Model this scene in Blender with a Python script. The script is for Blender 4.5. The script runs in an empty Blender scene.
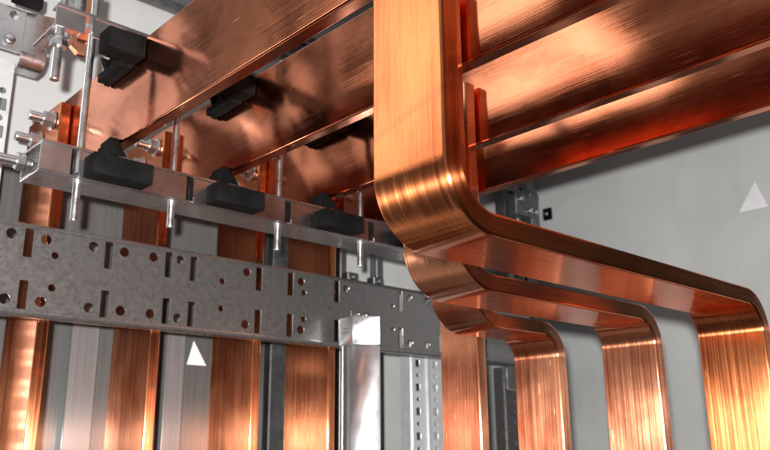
import bpy, bmesh, math, random
from mathutils import Vector, Matrix
random.seed(7)
S = bpy.context.scene
COL = S.collection
PI = math.pi

# ---------------------------------------------------------------- helpers
def link(o, parent=None):
    COL.objects.link(o)
    if parent is not None:
        o.parent = parent
    return o

def tag(o, label=None, cat=None, group=None, kind=None):
    if label: o['label'] = label
    if cat: o['category'] = cat
    if group: o['group'] = group
    if kind: o['kind'] = kind
    return o

def empty(name, loc, label, cat, group=None):
    o = bpy.data.objects.new(name, None)
    o.empty_display_size = .01
    o.location = loc
    link(o)
    return tag(o, label, cat, group)

def copy_tree(o, loc=None, label=None, rot=None):
    c = o.copy(); COL.objects.link(c)
    if loc is not None: c.location = loc
    if rot is not None: c.rotation_euler = rot
    if label: c['label'] = label
    for ch in list(o.children):
        k = ch.copy(); COL.objects.link(k); k.parent = c
        for g in list(ch.children):
            h = g.copy(); COL.objects.link(h); h.parent = k
    return c

def add_box(bm, lo, hi, bev=.0004, rot=None, seg=1):
    t = bmesh.new()
    lo = Vector(lo); hi = Vector(hi)
    m = Matrix.Translation((lo + hi) / 2) @ (rot if rot else Matrix.Identity(4)) @ Matrix.Diagonal((*(hi - lo), 1))
    bmesh.ops.create_cube(t, size=1, matrix=m)
    if bev: bmesh.ops.bevel(t, geom=t.edges[:], offset=bev, segments=seg, affect='EDGES', profile=.5)
    merge(bm, t); t.free()

def merge(bm, t):
    me = bpy.data.meshes.new('tmp'); t.to_mesh(me); bm.from_mesh(me); bpy.data.meshes.remove(me)

def add_prism(bm, pts, axis, a, b, bev=.0004):
    """polygon pts (2-D) extruded from a to b along axis ('X','Y','Z')"""
    t = bmesh.new()
    def P(u, v, w):
        return {'X': (w, u, v), 'Y': (u, w, v), 'Z': (u, v, w)}[axis]
    f0 = [t.verts.new(P(u, v, a)) for u, v in pts]
    f1 = [t.verts.new(P(u, v, b)) for u, v in pts]
    n = len(pts)
    t.faces.new(f0); t.faces.new(f1[::-1])
    for i in range(n):
        t.faces.new((f0[i], f1[i], f1[(i + 1) % n], f0[(i + 1) % n]))
    bmesh.ops.recalc_face_normals(t, faces=t.faces[:])
    if bev: bmesh.ops.bevel(t, geom=t.edges[:], offset=bev, segments=1, affect='EDGES', profile=.5)
    merge(bm, t); t.free()

def add_cyl(bm, p0, p1, r, seg=20, r2=None, bev=.0003):
    t = bmesh.new()
    p0 = Vector(p0); p1 = Vector(p1); d = p1 - p0
    q = d.to_track_quat('Z', 'Y').to_matrix().to_4x4()
    bmesh.ops.create_cone(t, cap_ends=True, segments=seg, radius1=r, radius2=r if r2 is None else r2, depth=d.length,
                          matrix=Matrix.Translation((p0 + p1) / 2) @ q)
    if bev:
        caps = [e for e in t.edges if any(len(f.verts) > 4 for f in e.link_faces)]
        bmesh.ops.bevel(t, geom=caps, offset=bev, segments=1, affect='EDGES', profile=.5)
    merge(bm, t); t.free()

def add_rod(bm, p0, p1, r, pitch=.0010, depth=.00014, seg=16):
    """threaded rod: rings of alternating radius"""
    p0 = Vector(p0); p1 = Vector(p1); d = p1 - p0
    n = max(2, int(d.length / (pitch / 2)))
    q = d.to_track_quat('Z', 'Y').to_matrix()
    rings = []
    for i in range(n + 1):
        rr = r - (depth if i % 2 else 0)
        if i in (0, n): rr = r - depth * 2.2
        c = p0 + d * (i / n)
        rings.append([bm.verts.new(c + q @ Vector((rr * math.cos(2 * PI * k / seg), rr * math.sin(2 * PI * k / seg), 0))) for k in range(seg)])
    for a, b in zip(rings, rings[1:]):
        for k in range(seg):
            bm.faces.new((a[k], a[(k + 1) % seg], b[(k + 1) % seg], b[k]))
    bm.faces.new(rings[0][::-1]); bm.faces.new(rings[-1])

def mesh_obj(name, bm, mat, parent=None, smooth=35):
    bmesh.ops.recalc_face_normals(bm, faces=bm.faces[:])
    me = bpy.data.meshes.new(name); bm.to_mesh(me); bm.free()
    me.materials.append(mat)
    o = bpy.data.objects.new(name, me)
    if smooth:
        try: me.set_sharp_from_angle(angle=math.radians(smooth)); me.polygons.foreach_set('use_smooth', [True] * len(me.polygons))
        except Exception: pass
    return link(o, parent)

def rrect(cx, cy, w, h, r=.0006, n=4):
    pts = []
    for (sx, sy, a0) in ((1, 1, 0), (-1, 1, 90), (-1, -1, 180), (1, -1, 270)):
        for k in range(n + 1):
            a = math.radians(a0 + 90 * k / n)
            pts.append((cx + sx * (w / 2 - r) + r * math.cos(a), cy + sy * (h / 2 - r) + r * math.sin(a)))
    return pts
def circ(cx, cy, r, n=20):
    return [(cx + r * math.cos(2 * PI * k / n), cy + r * math.sin(2 * PI * k / n)) for k in range(n)]

def add_plate(bm, outline, holes, thick, M, bev=.00025):
    """punched sheet: filled 2-D curve with real holes, M places it (local x,y in sheet, z = thickness)"""
    cu = bpy.data.curves.new('tmp', 'CURVE'); cu.dimensions = '2D'; cu.fill_mode = 'BOTH'
    cu.extrude = thick / 2 - bev; cu.bevel_depth = bev; cu.bevel_resolution = 0; cu.offset = -bev
    for pts in [outline] + holes:
        sp = cu.splines.new('POLY'); sp.points.add(len(pts) - 1)
        for p, q in zip(sp.points, pts): p.co = (q[0], q[1], 0, 1)
        sp.use_cyclic_u = True
    o = bpy.data.objects.new('tmp', cu); COL.objects.link(o)
    dg = bpy.context.evaluated_depsgraph_get()
    me = bpy.data.meshes.new_from_object(o.evaluated_get(dg))
    me.transform(M)
    bm.from_mesh(me)
    COL.objects.unlink(o); bpy.data.objects.remove(o); bpy.data.meshes.remove(me); bpy.data.curves.remove(cu)

# sheet placed in the X-Z plane at a given Y
def MXZ(y): return Matrix(((1, 0, 0, 0), (0, 0, -1, y), (0, 1, 0, 0), (0, 0, 0, 1)))
# sheet placed in the Y-Z plane at a given X
def MYZ(x): return Matrix(((0, 0, 1, x), (1, 0, 0, 0), (0, 1, 0, 0), (0, 0, 0, 1)))

# ---------------------------------------------------------------- materials
def mat(name):
    m = bpy.data.materials.new(name); m.use_nodes = True
    nt = m.node_tree
    b = nt.nodes['Principled BSDF']
    return m, nt, b
def N(nt, t, **kw):
    n = nt.nodes.new(t)
    for k, v in kw.items():
        if k in n.inputs: n.inputs[k].default_value = v
        else: setattr(n, k, v)
    return n
def L(nt, a, b): nt.links.new(a, b)
def ramp(nt, fac, stops):
    r = nt.nodes.new('ShaderNodeValToRGB')
    while len(r.color_ramp.elements) < len(stops): r.color_ramp.elements.new(.5)
    for e, (p, c) in zip(r.color_ramp.elements, stops):
        e.position = p; e.color = c if len(c) == 4 else (*c, 1)
    L(nt, fac, r.inputs[0]); return r.outputs[0]
def g(v): return (v, v, v, 1)
def maths(nt, op, a, b=None):
    n = nt.nodes.new('ShaderNodeMath'); n.operation = op
    for i, x in enumerate((a, b)):
        if x is None: continue
        if isinstance(x, (int, float)): n.inputs[i].default_value = x
        else: L(nt, x, n.inputs[i])
    return n.outputs[0]

def copper(name, lo=(.58, .165, .078), hi=(.92, .37, .195), rough=.22, aniso=.75, mark=None, wave=.07, sfreq=420, sw=.55, bstr=.4, wide=.15, wr=.27):
    m, nt, b = mat(name)
    uv = N(nt, 'ShaderNodeUVMap'); uv.uv_map = 'UVMap'
    oi = N(nt, 'ShaderNodeObjectInfo')
    sh = N(nt, 'ShaderNodeVectorMath', operation='MULTIPLY_ADD')
    L(nt, uv.outputs[0], sh.inputs[0]); sh.inputs[1].default_value = (1, 1, 1)
    cb = N(nt, 'ShaderNodeCombineXYZ'); L(nt, maths(nt, 'MULTIPLY', oi.outputs['Random'], 9.), cb.inputs[0]); L(nt, maths(nt, 'MULTIPLY', oi.outputs['Random'], 3.), cb.inputs[1])
    L(nt, cb.outputs[0], sh.inputs[2])
    def noise(sx, sy, det=3, rgh=.6, dist=0):
        mp = N(nt, 'ShaderNodeMapping'); mp.inputs['Scale'].default_value = (sx, sy, 1); L(nt, sh.outputs[0], mp.inputs[0])
        n = N(nt, 'ShaderNodeTexNoise', Scale=1., Detail=det, Roughness=rgh, Distortion=dist); L(nt, mp.outputs[0], n.inputs['Vector'])
        return n.outputs['Fac']
    streak = noise(5, sfreq, 4, .65)          # drawing lines along the bar
    fine = noise(9, 1700, 2, .6)
    blot = noise(14, 22, 4, .6, .4)         # handling stains
    wav = noise(10, 14, 2, .5)
    t = maths(nt, 'ADD', maths(nt, 'MULTIPLY', streak, sw), maths(nt, 'MULTIPLY', blot, 1.05 - sw))
    base = ramp(nt, t, [(.39, lo), (.585, hi)])
    # short scratches across the grain
    s1 = noise(420, 30, 1, .5, 1.2)
    scr = ramp(nt, s1, [(.80, g(0)), (.84, g(1))])
    s2 = noise(40, 900, 1, .5, .3)
    scr2 = ramp(nt, s2, [(.73, g(0)), (.77, g(1))])
    sc = maths(nt, 'MAXIMUM', maths(nt, 'MULTIPLY', scr, .35), maths(nt, 'MULTIPLY', scr2, .5))
    mx = N(nt, 'ShaderNodeMix', data_type='RGBA'); L(nt, sc, mx.inputs[0]); L(nt, base, mx.inputs[6]); mx.inputs[7].default_value = (.95, .56, .38, 1)
    outc = mx.outputs[2]
    rg = maths(nt, 'ADD', maths(nt, 'MULTIPLY', streak, .16), rough - .10)
    rg = maths(nt, 'ADD', rg, maths(nt, 'MULTIPLY', maths(nt, 'SUBTRACT', blot, .5), .22))
    rg = maths(nt, 'ADD', rg, maths(nt, 'MULTIPLY', sc, .25))
    if mark:
        # the bend mark scribed across the bar at u0, slightly oblique
        u0, k, wdt = mark
        sp = N(nt, 'ShaderNodeSeparateXYZ'); L(nt, uv.outputs[0], sp.inputs[0])
        d = maths(nt, 'ABSOLUTE', maths(nt, 'SUBTRACT', maths(nt, 'ADD', sp.outputs[0], maths(nt, 'MULTIPLY', sp.outputs[1], k)), u0))
        band = maths(nt, 'LESS_THAN', maths(nt, 'ADD', d, maths(nt, 'MULTIPLY', maths(nt, 'SUBTRACT', streak, .5), .004)), wdt)
        m2 = N(nt, 'ShaderNodeMix', data_type='RGBA'); L(nt, maths(nt, 'MULTIPLY', band, .30), m2.inputs[0]); L(nt, outc, m2.inputs[6]); m2.inputs[7].default_value = (.42, .17, .09, 1)
        outc = m2.outputs[2]
    L(nt, outc, b.inputs['Base Color'])
    L(nt, rg, b.inputs['Roughness'])
    b.inputs['Metallic'].default_value = 1
    b.inputs['Anisotropic'].default_value = aniso
    tg = N(nt, 'ShaderNodeTangent', direction_type='UV_MAP'); tg.uv_map = 'UVMap'
    L(nt, tg.outputs[0], b.inputs['Tangent'])
    b.inputs['Anisotropic Rotation'].default_value = .25   # drawn along the bar: highlights spread across it
    bp = N(nt, 'ShaderNodeBump', Strength=bstr, Distance=.0002); L(nt, fine, bp.inputs['Height'])
    bp2 = N(nt, 'ShaderNodeBump', Strength=wave, Distance=.002); L(nt, wav, bp2.inputs['Height']); L(nt, bp.outputs[0], bp2.inputs['Normal'])
    L(nt, bp2.outputs[0], b.inputs['Normal'])
    if wide:
        # the drawn surface: fine grooves along the bar throw light widely across it
        b2 = N(nt, 'ShaderNodeBsdfPrincipled'); b2.inputs['Metallic'].default_value = 1
        b2.inputs['Anisotropic'].default_value = 1; b2.inputs['Anisotropic Rotation'].default_value = .25
        L(nt, outc, b2.inputs['Base Color']); L(nt, tg.outputs[0], b2.inputs['Tangent']); L(nt, bp2.outputs[0], b2.inputs['Normal'])
        L(nt, maths(nt, 'ADD', maths(nt, 'MULTIPLY', maths(nt, 'SUBTRACT', streak, .5), .15), wr), b2.inputs['Roughness'])
        ms = N(nt, 'ShaderNodeMixShader'); L(nt, maths(nt, 'MULTIPLY', streak, wide * 2), ms.inputs[0])
        L(nt, b.outputs[0], ms.inputs[1]); L(nt, b2.outputs[0], ms.inputs[2])
        L(nt, ms.outputs[0], nt.nodes['Material Output'].inputs['Surface'])
    return m

def steel(name, lo, hi, rough=.4, scale=60, metal=1., spangle=.5, bump=.08, detail=4):
    m, nt, b = mat(name)
    tc = N(nt, 'ShaderNodeTexCoord')
    n = N(nt, 'ShaderNodeTexNoise', Scale=scale, Detail=detail, Roughness=.65); L(nt, tc.outputs['Object'], n.inputs['Vector'])
    v = N(nt, 'ShaderNodeTexVoronoi', Scale=scale * 2.6); L(nt, tc.outputs['Object'], v.inputs['Vector'])
    bw = N(nt, 'ShaderNodeSeparateColor'); L(nt, v.outputs['Color'], bw.inputs[0])
    t = maths(nt, 'ADD', maths(nt, 'MULTIPLY', n.outputs['Fac'], 1 - spangle * .6), maths(nt, 'MULTIPLY', bw.outputs[0], spangle * .6))
    L(nt, ramp(nt, t, [(.25, lo), (.75, hi)]), b.inputs['Base Color'])
    L(nt, maths(nt, 'ADD', maths(nt, 'MULTIPLY', t, .25), rough - .12), b.inputs['Roughness'])
    b.inputs['Metallic'].default_value = metal
    bp = N(nt, 'ShaderNodeBump', Strength=bump, Distance=.001); L(nt, n.outputs['Fac'], bp.inputs['Height']); L(nt, bp.outputs[0], b.inputs['Normal'])
    return m

def paint(name, lo, hi, rough=.5, scale=6, spec=.5, bump=.05):
    m, nt, b = mat(name)
    tc = N(nt, 'ShaderNodeTexCoord')
    n = N(nt, 'ShaderNodeTexNoise', Scale=scale, Detail=6, Roughness=.6, Distortion=.6); L(nt, tc.outputs['Object'], n.inputs['Vector'])
    base = ramp(nt, n.outputs['Fac'], [(.35, lo), (.68, hi)])
    mp = N(nt, 'ShaderNodeMapping'); mp.inputs['Rotation'].default_value = (.4, .3, .5); mp.inputs['Scale'].default_value = (3, 26, 9); L(nt, tc.outputs['Object'], mp.inputs[0])
    q = N(nt, 'ShaderNodeTexNoise', Scale=1., Detail=5, Roughness=.65, Distortion=.3); L(nt, mp.outputs[0], q.inputs['Vector'])
    mx = N(nt, 'ShaderNodeMix', data_type='RGBA', blend_type='MULTIPLY'); mx.inputs[0].default_value = 1; L(nt, base, mx.inputs[6])
    L(nt, ramp(nt, q.outputs['Fac'], [(.30, (.93, .925, .92)), (.46, g(1)), (.66, g(1)), (.74, g(1.04))]), mx.inputs[7])
    L(nt, mx.outputs[2], b.inputs['Base Color'])
    f = N(nt, 'ShaderNodeTexNoise', Scale=900., Detail=2); L(nt, tc.outputs['Object'], f.inputs['Vector'])
    bp = N(nt, 'ShaderNodeBump', Strength=bump, Distance=.0006); L(nt, f.outputs['Fac'], bp.inputs['Height']); L(nt, bp.outputs[0], b.inputs['Normal'])
    L(nt, maths(nt, 'ADD', maths(nt, 'MULTIPLY', n.outputs['Fac'], .15), rough - .07), b.inputs['Roughness'])
    b.inputs['Specular IOR Level'].default_value = spec
    return m

M_MAIN = copper('busbar_copper', (.50, .15, .075), (.82, .30, .16), rough=.125, aniso=.45, wave=.03, bstr=.15, wide=.08, sfreq=900, sw=.30)
M_UP = copper('upright_copper', (.66, .19, .08), (.94, .36, .17), rough=.15, aniso=1.)
M_BENT = copper('bent_copper', (.66, .215, .11), (.93, .40, .225), rough=.185, aniso=1., sfreq=600, sw=.42)
M_BENT_A = copper('bent_copper_scribed', (.62, .155, .06), (.94, .315, .115), rough=.15, wide=.21, wr=.28, aniso=1., mark=(.112, -.25, .0019), sfreq=600, sw=.45)
M_GALV = steel('galvanised_steel', (.19, .186, .186), (.255, .25, .25), .28, 170, metal=.82, spangle=.18, bump=.01)
M_ZINC = steel('zinc_plated_steel', (.62, .63, .65), (.80, .81, .83), .27, 90, spangle=.1, bump=.03)
M_WHITE = steel('bright_zinc_sheet', (.60, .60, .62), (.64, .64, .66), .19, 20, spangle=.03, metal=.95, bump=.0)
M_BRACKET = steel('passivated_zinc', (.50, .51, .53), (.62, .63, .65), .30, 90, spangle=.3, metal=.9, bump=.03)
M_PALE = steel('pale_zinc_sheet', (.54, .56, .58), (.66, .68, .70), .35, 60, spangle=.15, metal=.45, bump=.02)
M_ALU = steel('aluminium_extrusion', (.46, .44, .445), (.54, .52, .525), .28, 25, spangle=.03, bump=.004)
M_DARKST = steel('dull_steel', (.16, .165, .17), (.27, .275, .28), .45, 60, spangle=.2)
def brushed(name, lo, hi, rough, an=1., metal=1.):
    m, nt, b = mat(name)
    tc = N(nt, 'ShaderNodeTexCoord')
    mp = N(nt, 'ShaderNodeMapping'); mp.inputs['Scale'].default_value = (500, 500, 6); L(nt, tc.outputs['Object'], mp.inputs[0])
    n = N(nt, 'ShaderNodeTexNoise', Scale=1., Detail=3, Roughness=.6); L(nt, mp.outputs[0], n.inputs['Vector'])
    L(nt, ramp(nt, n.outputs['Fac'], [(.3, lo), (.7, hi)]), b.inputs['Base Color'])
    b.inputs['Roughness'].default_value = rough; b.inputs['Metallic'].default_value = metal
    b.inputs['Anisotropic'].default_value = an
    tg = N(nt, 'ShaderNodeTangent', direction_type='RADIAL', axis='Z'); L(nt, tg.outputs[0], b.inputs['Tangent'])
    return m
M_BRUSH = brushed('dark_grey_sheet', (.085, .088, .088), (.12, .123, .123), .2, metal=.25)
M_LITWALL = brushed('lit_wall_grey', (.16, .157, .16), (.22, .217, .22), .2, metal=.35)  # paler grey stands in for flash light on parts of the back wall
M_BLACK = paint('black_moulding', (.003, .003, .0033), (.007, .007, .0073), .7, 40, .05)
M_WALL = paint('grey_paint', (.38, .395, .40), (.475, .485, .485), .42, 4, .45)
M_CEIL = paint('pale_paint', (.33, .34, .345), (.39, .40, .405), .5, 5, .4)
M_TAB = paint('white_paint', (.68, .68, .72), (.76, .76, .79), .5, 20, .4)
M_GREEN = paint('green_sheath', (.05, .17, .04), (.12, .26, .05), .5, 60, .4)

# ---------------------------------------------------------------- copper bars (rounded flat section swept along a path)
def section(w, t, r, n=3):
    """(a along width, b along normal, normal2d, v) closed loop"""
    pts = []
    for (sa, sb, a0) in ((1, 1, 0), (-1, 1, 90), (-1, -1, 180), (1, -1, 270)):
        for k in range(n + 1):
            an = math.radians(a0 + 90 * k / n)
            pts.append((sa * (w / 2 - r) + r * math.cos(an), sb * (t / 2 - r) + r * math.sin(an), math.cos(an), math.sin(an)))
    v = [0]
    for p, q in zip(pts, pts[1:] + pts[:1]):
        v.append(v[-1] + math.hypot(q[0] - p[0], q[1] - p[1]))
    return pts, v

def sweep(name, path, waxis, w, t, m, parent=None, r=.0016):
    """path: list of (point, tangent). width axis fixed; normal = tangent x waxis"""
    sec, vv = section(w, t, r)
    waxis = Vector(waxis).normalized()
    verts, nrm, faces, uvs = [], [], [], []
    u = 0; us = []
    for i, (p, tg) in enumerate(path):
        p = Vector(p); tg = Vector(tg).normalized()
        if i: u += (p - Vector(path[i - 1][0])).length
        us.append(u)
        nn = tg.cross(waxis).normalized()
        for a, b, na, nb in sec:
            verts.append(p + waxis * a + nn * b); nrm.append((waxis * na + nn * nb).normalized())
    k = len(sec)
    for i in range(len(path) - 1):
        for j in range(k):
            j2 = (j + 1) % k
            faces.append((i * k + j, i * k + j2, (i + 1) * k + j2, (i + 1) * k + j))
            uvs += [(us[i], vv[j]), (us[i], vv[j + 1]), (us[i + 1], vv[j + 1]), (us[i + 1], vv[j])]
    for end, i in ((0, 0), (1, len(path) - 1)):
        b0 = len(verts); tg = Vector(path[i][1]).normalized() * (1 if end else -1)
        for j in range(k):
            verts.append(verts[i * k + j].copy()); nrm.append(tg)
        ids = list(range(b0, b0 + k))
        faces.append(tuple(ids if end else ids[::-1]))
        for q in (range(k) if end else range(k - 1, -1, -1)):
            uvs.append((us[i] + sec[q][0], sec[q][1]))
    me = bpy.data.meshes.new(name)
    me.from_pydata([tuple(v) for v in verts], [], faces)
    ul = me.uv_layers.new(name='UVMap')
    for i, c in enumerate(uvs): ul.data[i].uv = c
    # consistent outward winding
    me.update()
    f0 = me.polygons[0]
    if f0.normal.dot(nrm[f0.vertices[0]]) < 0:
        me.flip_normals()
    me.polygons.foreach_set('use_smooth', [True] * len(me.polygons))
    me.normals_split_custom_set_from_vertices([tuple(n) for n in nrm])
    me.materials.append(m)
    o = bpy.data.objects.new(name, me)
    return link(o, parent)

def straight(p0, p1, n=2):
    p0 = Vector(p0); p1 = Vector(p1)
    return [(p0 + (p1 - p0) * i / (n - 1), p1 - p0) for i in range(n)]

BZ, BH, BT = .2222, .077, .010                  # underside height, height and thickness of the main bars
MX = [.2355, .3333, .4405, .5345]               # front faces of the four main bars
ordi = ['nearest and highest in view', 'second from the left, behind the black insulator foot', 'third from the left, behind the big bend', 'farthest right, throwing its shadow on the grey wall']
bars = []
for i, x in enumerate(MX):
    o = sweep('copper_busbar', straight((x + BT / 2, .70, BZ + BH / 2), (x + BT / 2, -.16, BZ + BH / 2), 2), (0, 0, 1), BH, BT, M_MAIN)
    tag(o, 'long flat copper busbar on edge, ' + ordi[i], 'busbar', 'parallel horizontal copper busbars')
    bars.append(o)

UP_LAB = ['copper upright at the far left, seen through two orange slots of the punched rail',
          'copper upright with bright streaks, second from the left edge',
          'dark red copper upright partly covering the small white triangle',
          'broad copper upright beside the bright zinc channel']
for i, x in enumerate(MX):
    o = sweep('copper_upright', straight((x - .0054, .6865, .288), (x - .0054, .6865, -.55), 2), (0, 1, 0), .077, .010, M_UP)
    tag(o, UP_LAB[i], 'copper upright', 'vertical copper bars behind the punched rail')

def bent_path(x0, z0, xr, R, zt, zb, drop=0.):
    """down at x0, right at height z0 (centre line), down at xr"""
    P = [((x0, 0, zt), (0, 0, -1))]
    n = 16
    c = Vector((x0 + R, 0, z0 + R))
    for k in range(n + 1):
        a = PI / 2 * k / n
        P.append((c + Vector((-R * math.cos(a), 0, -R * math.sin(a))), Vector((math.sin(a), 0, -math.cos(a)))))
    R2 = R * .85
    c2 = Vector((xr - R2, 0, z0 - R2))
    for k in range(n + 1):
        a = PI / 2 * k / n
        P.append((c2 + Vector((R2 * math.sin(a), 0, R2 * math.cos(a))), Vector((math.cos(a), 0, -math.sin(a)))))
    P.append(((xr, 0, zb), (0, 0, -1)))
    return P

BW, BTH, XR = .0445, .0108, .5295
BENT = [  # x0 centre, centre y at start, underside z, yaw
    (.2304, .2260, .0845, .0, 'big front copper bar bent to the right, with the yellow glare on its bend'),
    (.3250, .3045, .0835, -.9, 'second bent copper bar, its bend tucked just under the front one'),
    (.4330, .3860, .0815, -1.2, 'small bent copper bar, third back, its bend low beside the punched rail')]
for i, (x0, y, zu, yaw, lab) in enumerate(BENT):
    pts = bent_path(0, zu + BTH / 2, XR - x0, .026, .27, -.45)
    o = sweep('bent_copper_bar', pts, (0, 1, 0), BW, BTH, M_BENT_A if i == 0 else M_BENT)
    o.location = (x0, y, 0); o.rotation_euler = (0, 0, math.radians(yaw))
    tag(o, lab, 'bent busbar', 'bent copper droppers')
o = sweep('copper_dropper', straight((XR, .466, .27), (XR, .466, -.45), 2), (0, 1, 0), BW, BTH, M_BENT)
tag(o, 'straight copper dropper left of the bent legs, with a bright line down its edge', 'copper dropper')

# short strap end above the first bar
e = empty('copper_strap', (.238, .652, .338), 'short copper strap end with an oval hole below the upper aluminium rail', 'copper strap')
bm = bmesh.new(); add_plate(bm, [(-.0095, .006), (-.003, 0), (.004, 0), (.0105, .009), (.0105, .12), (-.0095, .12)], [rrect(0, .0125, .010, .0042, .002)], .006, MXZ(0))
o = mesh_obj('strap_plate', bm, M_GALV, e); o.data.materials[0] = steel('strap_copper', (.62, .24, .13), (.88, .42, .25), .35, 40, spangle=.0)

# ---------------------------------------------------------------- aluminium support rails
RY, RF, RB = .549, .5305, .5675
RODX = [.209, .2845, .387, .4835]
def rail(z0, z1, up, x0, x1, notches):
    """channel open downwards (up=False) or upwards (up=True)"""
    bm = bmesh.new(); th = .0022
    web = (z1 - th, z1); leg = (z0, z1 - th)
    add_box(bm, (x0, RF - .0016, web[0]), (x1, RF + .010 if up else RB + .001, web[1]), .0003)
    if up:
        for rx in RODX: add_box(bm, (rx - .006, RF + .0101, web[0]), (rx + .006, RB, web[1]), .0003)
        add_box(bm, (x0, RF + th + .0003, z0), (x0 + .0016, .548, z0 + .0022), .0002)
        add_box(bm, (x0, .5484, z0 - .0012), (x0 + .0060, .5500, z0 + .0034), .0002)
        add_box(bm, (x0, .5504, z0), (x0 + .0016, RB + .008, z0 + .0022), .0002)
    else:
        add_box(bm, (x0, RB - th, z0 + .0021), (x1, RB, leg[1]), .0003)
        add_box(bm, (x0, RF + th + .0002, z0 - .0006), (x1, RB, z0 + .0018), .0003)
    xs = [x0] + [v for n in notches for v in n] + [x1]
    for a, b in zip(xs[0::2], xs[1::2]):
        add_box(bm, (a, RF, leg[0]), (b, RF + th, leg[1]), .0003)
    # narrow inner web down the middle that makes the two screw channels
    for n in notches:      # thin end fin beside each insulator slot
        add_box(bm, (n[1] - .0012 - .0005, RF - .0016, leg[0] + .003), (n[1] - .0005, RF + .004, leg[1]), 0)
    return mesh_obj('support_rail', bm, M_ALU)
o = rail(.1835, .2050, False, .1742, .60, [(.1955, .2020), (.2860, .2925), (.3800, .3865), (.476, .4825)])
tag(o, 'lower aluminium channel rail carrying the copper bars on black insulators', 'support rail', 'aluminium busbar support rails')
o = rail(.2935, .3105, True, .1742, .60, [(.1955, .2020), (.2860, .2925), (.3800, .3865), (.476, .4825)])
tag(o, 'upper aluminium channel rail at the top left, clamped over the copper bars', 'support rail', 'aluminium busbar support rails')

# ---------------------------------------------------------------- black insulators
def insulator(loc, lower, label):
    e = empty('busbar_insulator', loc, label, 'insulator', 'black busbar insulators')
    s = 1 if lower else -1
    bm = bmesh.new()
    # nose clipped over the rail front: local x -0.0345..0.0105 (bar centre at x=0.0), z=0 at bar face
    zz = (-.0395, -.0240) if lower else (-.0195, -.0025)
    add_box(bm, (-.0370 if lower else -.0350, -.0385, zz[0]), (.0075 if lower else -.0056, -.0205, zz[1]), .0012, seg=2)
    zz = (-.0203, -.0003) if lower else (.0003, .0085)
    add_box(bm, (-.0128 if lower else -.0145, .0 if lower else -.02, zz[0] - (.004 if lower else 0)), (-.0030 if lower else .0040, .0180, zz[1]), .0008)
    mesh_obj('block', bm, M_BLACK, e)
    for sd in (-1, 1):
        bm = bmesh.new()
        x0 = sd * .0054; x1 = sd * .0150
        if lower:
            if sd == 1: add_box(bm, (.0042, -.006, -.0203), (.0110, .016, -.0125), .0006)
            else: add_prism(bm, [(-.0205, -.0170), (.0150, -.002), (.0150, .0030), (-.0020, .0042)], 'X', -.0120, -.0054, .0005)
        else:
            add_prism(bm, [(-.021, .0), (.024, .0), (.024, -.0215), (-.018, -.0205)], 'X', min(x0, x0 + sd * .005), max(x0, x0 + sd * .005), .0006)
            add_box(bm, (min(x0 + sd * .0052, x0 + sd * .0105), -.018, -.0205), (max(x0 + sd * .0052, x0 + sd * .0105), .0235, -.0135), .0006)
            for yy in (-.016, .004, .020):
                add_prism(bm, [(x0 + sd * .0052, -.0002), (x0 + sd * .0105, -.0002), (x0 + sd * .0052, -.0130)], 'Y', yy - .0015, yy + .0015, .0003)
        mesh_obj('cheek', bm, M_BLACK, e)
    return e
li = ['under the first copper bar', 'under the second copper bar', 'under the third copper bar', 'under the fourth copper bar']
for i, x in enumerate(MX):
    insulator((x + BT / 2, RY, BZ), True, 'black insulator block on the lower aluminium rail, ' + li[i])
li = ['at the top of the first copper bar', 'whose foot grips the second copper bar', 'above the third copper bar', 'above the fourth copper bar']
for i, x in enumerate(MX):
    insulator((x + BT / 2, RY, BZ + BH), False, 'black insulator clamp on the upper aluminium rail, ' + li[i])

# ---------------------------------------------------------------- threaded rods
def hexnut(bm, p, axis, r, h):
    p = Vector(p); a = Vector(axis).normalized()
    add_cyl(bm, p, p + a * h, r, 6, bev=.0005)
RODX = [.209, .2845, .387, .4835]
RL = ['left of the first black insulator', 'between the first and second black insulators', 'between the second and third black insulators', 'right of the third black insulator']
for i, x in enumerate(RODX):
    zb = [.157, .166, .164, .1635][i]
    e = empty('threaded_rod', (x, RY + .002, 0), 'slim zinc threaded rod through both aluminium rails, ' + RL[i], 'threaded rod', 'tie rods of the busbar support')
    bm = bmesh.new(); add_rod(bm, (0, 0, zb), (0, 0, .345), .0030); mesh_obj('rod', bm, M_ZINC, e)
    bm = bmesh.new(); hexnut(bm, (0, 0, .311), (0, 0, 1), .0062, .005); mesh_obj('nut', bm, M_ZINC, e)
e = empty('threaded_rod', (.184, RY, 0), 'short threaded stud with a hex nut below the upper rail end', 'threaded rod', 'tie rods of the busbar support')
bm = bmesh.new(); add_rod(bm, (0, 0, .2590), (0, 0, .335), .0036); mesh_obj('rod', bm, M_ZINC, e)
bm = bmesh.new(); hexnut(bm, (0, 0, .2855), (0, 0, 1), .0066, .0056); mesh_obj('nut', bm, M_ZINC, e)
bm = bmesh.new(); add_cyl(bm, (0, 0, .2913), (0, 0, .2925), .0075, 20); mesh_obj('washer', bm, M_ZINC, e)
# grey spacer tube on top of the upper rail
bm = bmesh.new(); add_cyl(bm, (.202, .575, .318), (.202, .575, .56), .0085, 28)
tag(mesh_obj('spacer_tube', bm, M_ZINC), 'grey round spacer tube rising above the upper aluminium rail', 'tube')

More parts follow.
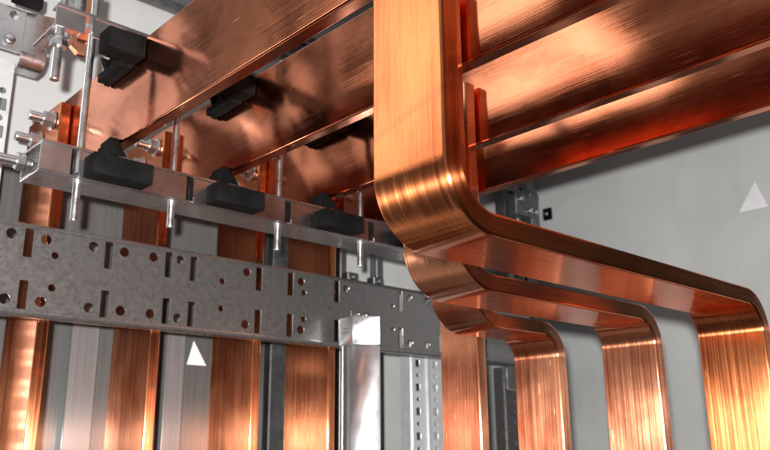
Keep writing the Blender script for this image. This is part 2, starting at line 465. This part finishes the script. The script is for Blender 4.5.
# ---------------------------------------------------------------- bolts clamping uprights to the bars
def bolt(loc, label, length=.017):
    e = empty('hex_bolt', loc, label, 'bolt', 'hex bolts joining uprights to busbars')
    bm = bmesh.new(); add_cyl(bm, (-.0022, 0, 0), (-.0002, 0, 0), .0088, 24, bev=.0004); mesh_obj('washer', bm, M_ZINC, e)
    bm = bmesh.new(); add_cyl(bm, (-.009, 0, 0), (-.0024, 0, 0), .0072, 6, bev=.0009); mesh_obj('nut', bm, M_ZINC, e)
    bm = bmesh.new(); add_rod(bm, (-length - .004, 0, 0), (-.0015, 0, 0), .0042); mesh_obj('shank', bm, M_ZINC, e)
    return e
b0 = bolt((MX[0] - .0106, .662, .2745), 'upper shiny bolt and nut on the far left copper upright')
copy_tree(b0, (MX[0] - .0106, .690, .2635), 'lower shiny bolt and nut on the far left copper upright')
nm = ['second', 'third', 'fourth']
for i in (1, 2, 3):
    copy_tree(b0, (MX[i] - .0106, .662, .2745), 'upper bolt on the %s copper upright, glinting under the bars' % nm[i - 1])
    copy_tree(b0, (MX[i] - .0106, .690, .2635), 'lower bolt on the %s copper upright, glinting under the bars' % nm[i - 1])
e = empty('rail_end_bolt', (.1735, .556, .194), 'small bolt sticking out of the left end of the lower aluminium rail', 'bolt')
bm = bmesh.new(); add_rod(bm, (-.030, 0, 0), (.004, 0, 0), .0036); mesh_obj('shank', bm, M_ZINC, e)
bm = bmesh.new(); add_cyl(bm, (-.007, 0, 0), (-.001, 0, 0), .0068, 6, bev=.0006); mesh_obj('nut', bm, M_ZINC, e)

# ---------------------------------------------------------------- punched cross rail
PY, PZ0, PZ1, TH, LR = .635, .0985, .1735, .002, .0045
slots = [.0200, .1420, .2076, .2735, .3295, .3545, .4260, .4640, .5243, .6172, .6830, .7390, .7640]
holes = []
for x in slots:
    holes += [rrect(x, .1569, .0068, .0230, .0005), rrect(x, .1153, .0068, .0226, .0005)]
big = [(.1941, .1624), (.2212, .1618), (.2601, .1623), (.2875, .1619), (.3146, .1617), (.3405, .1629), (.4117, .1618), (.4772, .161), (.5370, .1610), (.632, .1625), (.66, .1620)]
for x, z in big:
    holes += [circ(x, z, .0042), circ(x + .0005, .2735 - z - .0005, .0042)]
small = [(.2293, .1498), (.3851, .1495), (.4810, .1500), (.6050, .1495), (.4455, .1440), (.3, .1497)]
for x, z in small[:4]:
    holes += [circ(x, z, .0030), circ(x, .273 - z, .0030)]
x0, x1 = .02, .86
e = empty('punched_rail', (0, 0, 0), 'grey galvanised cross rail punched with slots and round holes, in front of the copper uprights', 'punched rail')
bm = bmesh.new()
holes = [h for h in holes if min(p[0] for p in h) > x0 + .004]
add_plate(bm, [(x0, PZ0 + .0045), (x1, PZ0 + .0045), (x1, PZ1 - .0045), (x0, PZ1 - .0045)], holes, TH, MXZ(PY + TH / 2), .0003)
mesh_obj('face_plate', bm, M_GALV, e)
for (zc, sg) in ((PZ1 - LR, 1), (PZ0 + LR, -1)):
    bm = bmesh.new(); R = LR
    prof = []
    for k in range(9):
        a = PI / 2 * k / 8; prof.append((PY + R - R * math.cos(a), zc + sg * R * math.sin(a)))
    prof += [(PY + .011, zc + sg * R), (PY + .011, zc + sg * (R - TH))]
    for k in range(8, -1, -1):
        a = PI / 2 * k / 8; prof.append((PY + R - (R - TH) * math.cos(a), zc + sg * (R - TH) * math.sin(a)))
    add_prism(bm, prof, 'X', x0, x1, 0)
    mesh_obj('folded_lip', bm, M_GALV, e)

# ---------------------------------------------------------------- bright zinc channel with its bracket
e = empty('zinc_channel', (.53, .60, -.45), 'bright zinc channel standing in front of the punched rail, reflecting copper', 'channel')
bm = bmesh.new()
add_prism(bm, [(-.0165, .006), (-.0165, .0), (.0085, -.0165), (.0150, -.006), (.0150, .006)], 'Z', 0, .546, .0006)
add_box(bm, (-.0262, .0005, 0), (-.0211, .0045, .545), .0004)
add_box(bm, (-.0209, .0030, 0), (-.0168, .0050, .545), 0)
mesh_obj('post', bm, M_WHITE, e)
bm = bmesh.new()
add_prism(bm, [(-.0150, .0200), (-.0155, -.0012), (.0072, -.0185), (.0130, -.0080), (.0130, .0200)], 'Z', .5464, .5755, .0008)
mesh_obj('bracket', bm, M_BRACKET, e)
bm = bmesh.new()
add_box(bm, (-.0157, .0020, .5590), (-.0149, .0150, .5606), 0); add_box(bm, (-.0157, .0030, .5630), (-.0149, .0145, .5642), 0)
mesh_obj('slot', bm, M_DARKST, e)
bm = bmesh.new(); add_box(bm, (-.012, .004, .5758), (.013, .0055, .5820), .0003); add_cyl(bm, (-.002, .0038, .579), (-.002, .001, .579), .0022, 16); add_cyl(bm, (.008, .0038, .579), (.008, .001, .579), .0022, 16)
mesh_obj('clip', bm, M_GALV, e)

# ---------------------------------------------------------------- punched uprights of the frame
def punched_upright(name, x0, x1, z0, z1, y, m, cols, pitch, label, ridge=True, sq=.0075, rd=.0026, zoff=0.):
    e = empty(name, ((x0 + x1) / 2, y, z0), label, 'punched upright')
    w = x1 - x0; h = z1 - z0
    hs = []
    n = int(h / pitch) - 1
    for c in cols:
        for k in range(n):
            z = zoff + pitch * (k + .7)
            if z > h - .01: continue
            hs.append(rrect(c * w, z, sq, sq * 1.25, .0006, 2)); hs.append(circ(c * w, z + pitch / 2, rd, 12))
    hs = [q for q in hs if max(p[1] for p in q) < h - .003]
    bm = bmesh.new()
    add_plate(bm, [(-w / 2, 0), (w / 2, 0), (w / 2, h), (-w / 2, h)], hs, .0018, MXZ(0), .0002)
    if ridge:
        add_prism(bm, [(-.0035, -.0011), (.0035, -.0011), (.0020, -.0045), (-.0020, -.0045)], 'Z', .0005, h - .0005, .0002)
    mesh_obj('face_plate', bm, m, e)
    bm = bmesh.new()
    for sx in (-1, 1):
        xx = sx * (w / 2 - .0009)
        add_box(bm, (xx - .0009, .0011, 0), (xx + .0009, .020, h), .0002)
    mesh_obj('side_flange', bm, m, e)
    bm = bmesh.new(); add_box(bm, (-w / 2 + .002, .0195, .0005), (w / 2 - .002, .0212, h - .0005), 0); mesh_obj('shade_backing', bm, M_DARKST, e)  # dark sheet added behind the holes to make them look shaded
    return e
punched_upright('punched_upright', .7275, .7845, -.45, .168, .730, M_PALE, (-.30, .26), .0305, 'bright upright with two columns of square holes, left of the straight dropper', zoff=.012)
punched_upright('punched_upright', .150, .2045, -.30, .3455, .72, M_PALE, (.36, -.2), .0265, 'pale punched upright at the left edge of the picture', ridge=False, sq=.0095, rd=.0032)
punched_upright('punched_upright', .5400, .5660, -.50, .33, .775, M_DARKST, (.38,), .0200, 'dull grey upright with a row of tiny square holes between two copper uprights', ridge=False, sq=.004, rd=.0008)
punched_upright('punched_upright', .955, 1.005, -.50, .112, .76, M_GALV, (-.02, .34), .030, 'dark slotted upright in the gap right of the straight dropper', ridge=False, sq=.0055, rd=.003)
bm = bmesh.new(); add_box(bm, (1.010, .770, -.5), (1.034, .79, .40), .001)
tag(mesh_obj('corner_strip', bm, M_GALV), 'pale narrow strip beside the dark slotted upright', 'strip')
bm = bmesh.new(); add_prism(bm, [(.95, .078), (1.04, .078), (1.04, .103), (1.02, .118), (.985, .122), (.95, .112)], 'Y', .750, .756, .001)
tag(mesh_obj('corner_plate', bm, M_WHITE), 'grey round topped bracket plate above the dark slotted upright', 'bracket')

# corner hardware above the bent bars
punched_upright('punched_upright', .985, 1.048, .15, .56, .765, M_DARKST, (-.2, .22), .05, 'dark corner upright above the long bent bar, near the cage nut', ridge=True, sq=.016, rd=.005)
e = empty('corner_fitting', (.990, .735, .372), 'dark corner fitting with small bright screws where the two grey walls meet', 'fitting')
bm = bmesh.new(); add_box(bm, (-.030, -.012, -.025), (.012, .004, .012), .0015); add_box(bm, (.014, -.008, -.040), (.036, .010, .024), .0015)
add_box(bm, (-.045, -.006, .013), (.040, .006, .020), .001); mesh_obj('body', bm, M_DARKST, e)
for p in ((-.018, -.0125, .002), (.024, -.0085, -.012), (.004, -.0125, -.014)):
    bm = bmesh.new(); add_cyl(bm, p, (p[0], p[1] - .004, p[2]), .0045, 18, bev=.001); mesh_obj('screw', bm, M_ZINC, e)

# cage nut on the right wall
e = empty('cage_nut', (1.1235, .777, .389), 'black square cage nut with a bright screw on the right grey wall', 'cage nut')
bm = bmesh.new(); add_box(bm, (-.006, -.0085, -.0105), (0, .0085, .0105), .001); mesh_obj('cage', bm, M_BLACK, e)
bm = bmesh.new(); add_cyl(bm, (-.0062, 0, 0), (-.009, 0, 0), .0035, 18, bev=.0008); mesh_obj('screw', bm, M_ZINC, e)

# ---------------------------------------------------------------- top left fittings
e = empty('fixing_plate', (.19, .70, .345), 'zinc plate with a pan head screw in the top left corner', 'plate')
bm = bmesh.new(); add_plate(bm, rrect(-.006, .0225, .038, .043, .002), [circ(.003, .0365, .0042)], .002, MXZ(0), .0003); mesh_obj('plate', bm, M_ZINC, e)
bm = bmesh.new(); add_cyl(bm, (.0012, -.0012, .0112), (.0012, -.0042, .0112), .0058, 24, r2=.0046, bev=.0008); add_cyl(bm, (.0012, -.0011, .0112), (.0012, -.0018, .0112), .0074, 24); mesh_obj('screw', bm, M_ZINC, e)
e = empty('angle_bracket', (.214, .702, .338), 'folded zinc angle bracket with a hole, beside the plate with the screw', 'bracket')
bm = bmesh.new(); add_plate(bm, [(-.0105, .012), (.0115, .012), (.0115, .030), (.020, .032), (.020, .056), (-.0105, .052)], [circ(.0085, .0185, .0025)], .002, MXZ(0), .0003)
prof = []
for k in range(9):
    a = PI / 2 * k / 8; prof.append((.011 - .012 * math.cos(a), .0119 - .012 * math.sin(a)))
prof += [(.024, -.0001), (.024, .0019)]
for k in range(8, -1, -1):
    a = PI / 2 * k / 8; prof.append((.011 - .010 * math.cos(a), .0119 - .010 * math.sin(a)))
add_prism(bm, prof, 'X', -.0105, .0115, 0)
mesh_obj('bracket_sheet', bm, M_ZINC, e)
bm = bmesh.new(); add_box(bm, (.188, .690, .392), (.214, .699, .404), .001); add_box(bm, (.170, .688, .398), (.187, .699, .44), .001)
tag(mesh_obj('clip_block', bm, M_BLACK), 'dark clip block at the very top of the left corner', 'clip')

# ---------------------------------------------------------------- painted lit-wall strips, rod and triangular tabs on the back wall
SL = ['just right of the far left copper upright', 'just right of the second copper upright']
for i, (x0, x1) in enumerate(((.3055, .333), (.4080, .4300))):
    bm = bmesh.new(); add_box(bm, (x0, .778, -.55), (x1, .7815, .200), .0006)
    tag(mesh_obj('lit_wall_strip', bm, M_LITWALL), 'pale strip standing for a flash-lit column of the back wall, ' + SL[i], 'lit wall strip', 'painted lit columns of the back wall')
def tab(loc, rotz, w, h, d, label):
    """triangular tab lanced out of the sheet: apex on the wall, base standing off"""
    t = bmesh.new(); n = Vector((0, -h, -d)).normalized() * .0014
    P = [Vector((0, -.0005, h)), Vector((-w / 2, -d, 0)), Vector((w / 2, -d, 0))]
    f = [t.verts.new(q) for q in P]; b = [t.verts.new(q - n) for q in P]
    t.faces.new(f); t.faces.new(b[::-1])
    for q in range(3): t.faces.new((f[q], b[q], b[(q + 1) % 3], f[(q + 1) % 3]))
    o = mesh_obj('triangular_tab', t, M_TAB, None, 10); o.location = loc; o.rotation_euler = (0, 0, rotz)
    return tag(o, label, 'triangular tab')
tab((1.1235, .421, .3135), -PI / 2, .041, .046, .020, 'white triangular tab on the right grey wall at the edge of the picture')
tab((.4455, .7886, .0860), 0, .0235, .027, .009, 'small white triangular tab on the back wall beside a dark red upright')

bm = bmesh.new(); add_box(bm, (.16, .789, -.6), (.640, .7925, .268), .0006)  # one plate, darker than the back wall
tag(mesh_obj('back_plate', bm, M_BRUSH), 'dark grey plate behind the copper uprights', 'steel plate')
# earth wire and clips behind the rail
cu = bmesh.new()
pts = [Vector((.600, .77, .235)), Vector((.602, .768, .215)), Vector((.612, .766, .195)), Vector((.618, .768, .17)), Vector((.617, .77, .13)), Vector((.622, .772, .05))]
prev = None
for k in range(len(pts) - 1): add_cyl(cu, pts[k], pts[k + 1], .0032, 10, bev=0)
tag(mesh_obj('earth_wire', cu, M_GREEN), 'green earth wire hanging behind the punched rail', 'wire')
CL = ['left of the green wire', 'right of the green wire', 'nearest the big bend']
for i, x in enumerate((.585, .655, .70)):
    bm = bmesh.new(); add_box(bm, (x - .009, .760, .205), (x + .009, .775, .216), .001); add_cyl(bm, (x, .7595, .210), (x, .755, .210), .004, 12)
    tag(mesh_obj('wire_clip', bm, M_DARKST), 'dark little clip above the punched rail, ' + CL[i], 'clip', 'small clips behind the punched rail')
for i, (x0, x1) in enumerate(((.646, .656), (.71, .722))):
    bm = bmesh.new(); add_box(bm, (x0, .775, -.5), (x1, .79, .30), .0008)
    tag(mesh_obj('dark_strip', bm, M_DARKST), 'dark vertical strip behind the punched rail, ' + ('beside the green wire' if i == 0 else 'close to the big bend'), 'strip')

# ---------------------------------------------------------------- enclosure
YB, XW = .80, 1.124
def struct(name, lo, hi, m):
    bm = bmesh.new(); add_box(bm, lo, hi, .002); o = mesh_obj(name, bm, m); o['kind'] = 'structure'; return o
struct('wall', (.05, YB, -1.0), (XW, YB + .02, .85), M_WALL)
struct('wall', (XW, .05, -1.0), (XW + .02, YB + .02, .85), M_WALL)
struct('ceiling', (.05, .05, .66), (XW - .001, YB - .001, .68), M_CEIL)
e = empty('top_frame_beam', (.95, .79, .506), 'dark grooved frame beam along the top of the back wall', 'beam')
bm = bmesh.new(); add_box(bm, (-.9, -.004, .000), (.17, .009, .010), .002); mesh_obj('lower_flange', bm, M_DARKST, e)
bm = bmesh.new(); add_box(bm, (-.9, -.001, .0105), (.17, .009, .026), .002); mesh_obj('web', bm, M_GALV, e)
bm = bmesh.new(); add_box(bm, (-.9, -.006, .0265), (.17, .009, .040), .002); mesh_obj('upper_flange', bm, M_DARKST, e)

# ---------------------------------------------------------------- light
def world():
    w = bpy.data.worlds.new('World'); S.world = w; w.use_nodes = True
    nt = w.node_tree; bg = nt.nodes['Background']
    tc = N(nt, 'ShaderNodeTexCoord'); sp = N(nt, 'ShaderNodeSeparateXYZ'); L(nt, tc.outputs['Generated'], sp.inputs[0])
    h = maths(nt, 'ADD', maths(nt, 'MULTIPLY', sp.outputs[2], .5), .5)
    r = ramp(nt, h, [(.15, (.08, .075, .07)), (.46, (.30, .29, .28)), (.58, (.50, .49, .48)), (.85, (.55, .55, .54))])
    side = maths(nt, 'SUBTRACT', maths(nt, 'MULTIPLY', sp.outputs[1], .6), maths(nt, 'MULTIPLY', sp.outputs[0], .6))
    side = maths(nt, 'ADD', maths(nt, 'MULTIPLY', side, .5), .5)
    mx = N(nt, 'ShaderNodeMix', data_type='RGBA', blend_type='MULTIPLY'); mx.inputs[0].default_value = 1; L(nt, r, mx.inputs[6])
    L(nt, ramp(nt, side, [(.2, g(.07)), (.48, g(.50)), (.70, g(.62)), (.88, g(.20))]), mx.inputs[7])
    L(nt, mx.outputs[2], bg.inputs[0]); bg.inputs[1].default_value = 1.0
world()
YAW, PIT, ROLL, F = math.radians(46.868), math.radians(15.583), math.radians(-.503), 788.03
fl = bpy.data.lights.new('camera_flash', 'POINT'); fl.energy = 54; fl.shadow_soft_size = .007; fl.color = (1, .97, .93)
fo = bpy.data.objects.new('camera_flash', fl); fo.location = (-.035, -.018, .012); link(fo)

wl = bpy.data.lights.new('added_soft_light', 'AREA'); wl.shape = 'RECTANGLE'; wl.size = .36; wl.size_y = .70; wl.energy = 1.75; wl.color = (1, .96, .90)  # soft lamp added out of view to brighten the front bar's reflection
wo = bpy.data.objects.new('added_soft_light', wl); wo.location = (-.60, 1.10, .71); link(wo)
wo.rotation_euler = (Vector((.225, .225, .15)) - wo.location).to_track_quat('-Z', 'Z').to_euler()

# ---------------------------------------------------------------- camera
fw = Vector((math.cos(YAW) * math.cos(PIT), math.sin(YAW) * math.cos(PIT), math.sin(PIT)))
rt = fw.cross(Vector((0, 0, 1))).normalized(); up = rt.cross(fw)
c, s = math.cos(ROLL), math.sin(ROLL)
r2 = rt * c + up * s; u2 = up * c - rt * s
cam = bpy.data.cameras.new('camera'); co = bpy.data.objects.new('camera', cam); link(co)
co.matrix_world = Matrix(((r2.x, u2.x, -fw.x, 0), (r2.y, u2.y, -fw.y, 0), (r2.z, u2.z, -fw.z, 0), (0, 0, 0, 1)))
cam.sensor_fit = 'HORIZONTAL'; cam.sensor_width = 36; cam.lens = F / 770 * 36
cam.dof.use_dof = True; cam.dof.focus_distance = .46; cam.dof.aperture_fstop = 18
cam.clip_start = .01; cam.clip_end = 100
S.camera = co

S.view_settings.view_transform = 'Standard'; S.view_settings.look = 'None'
S.view_settings.exposure = .18; S.view_settings.gamma = 1
S.render.engine = 'CYCLES'
S.cycles.use_denoising = True
S.cycles.max_bounces = 10; S.cycles.glossy_bounces = 8; S.cycles.diffuse_bounces = 3
S.cycles.sample_clamp_indirect = 4
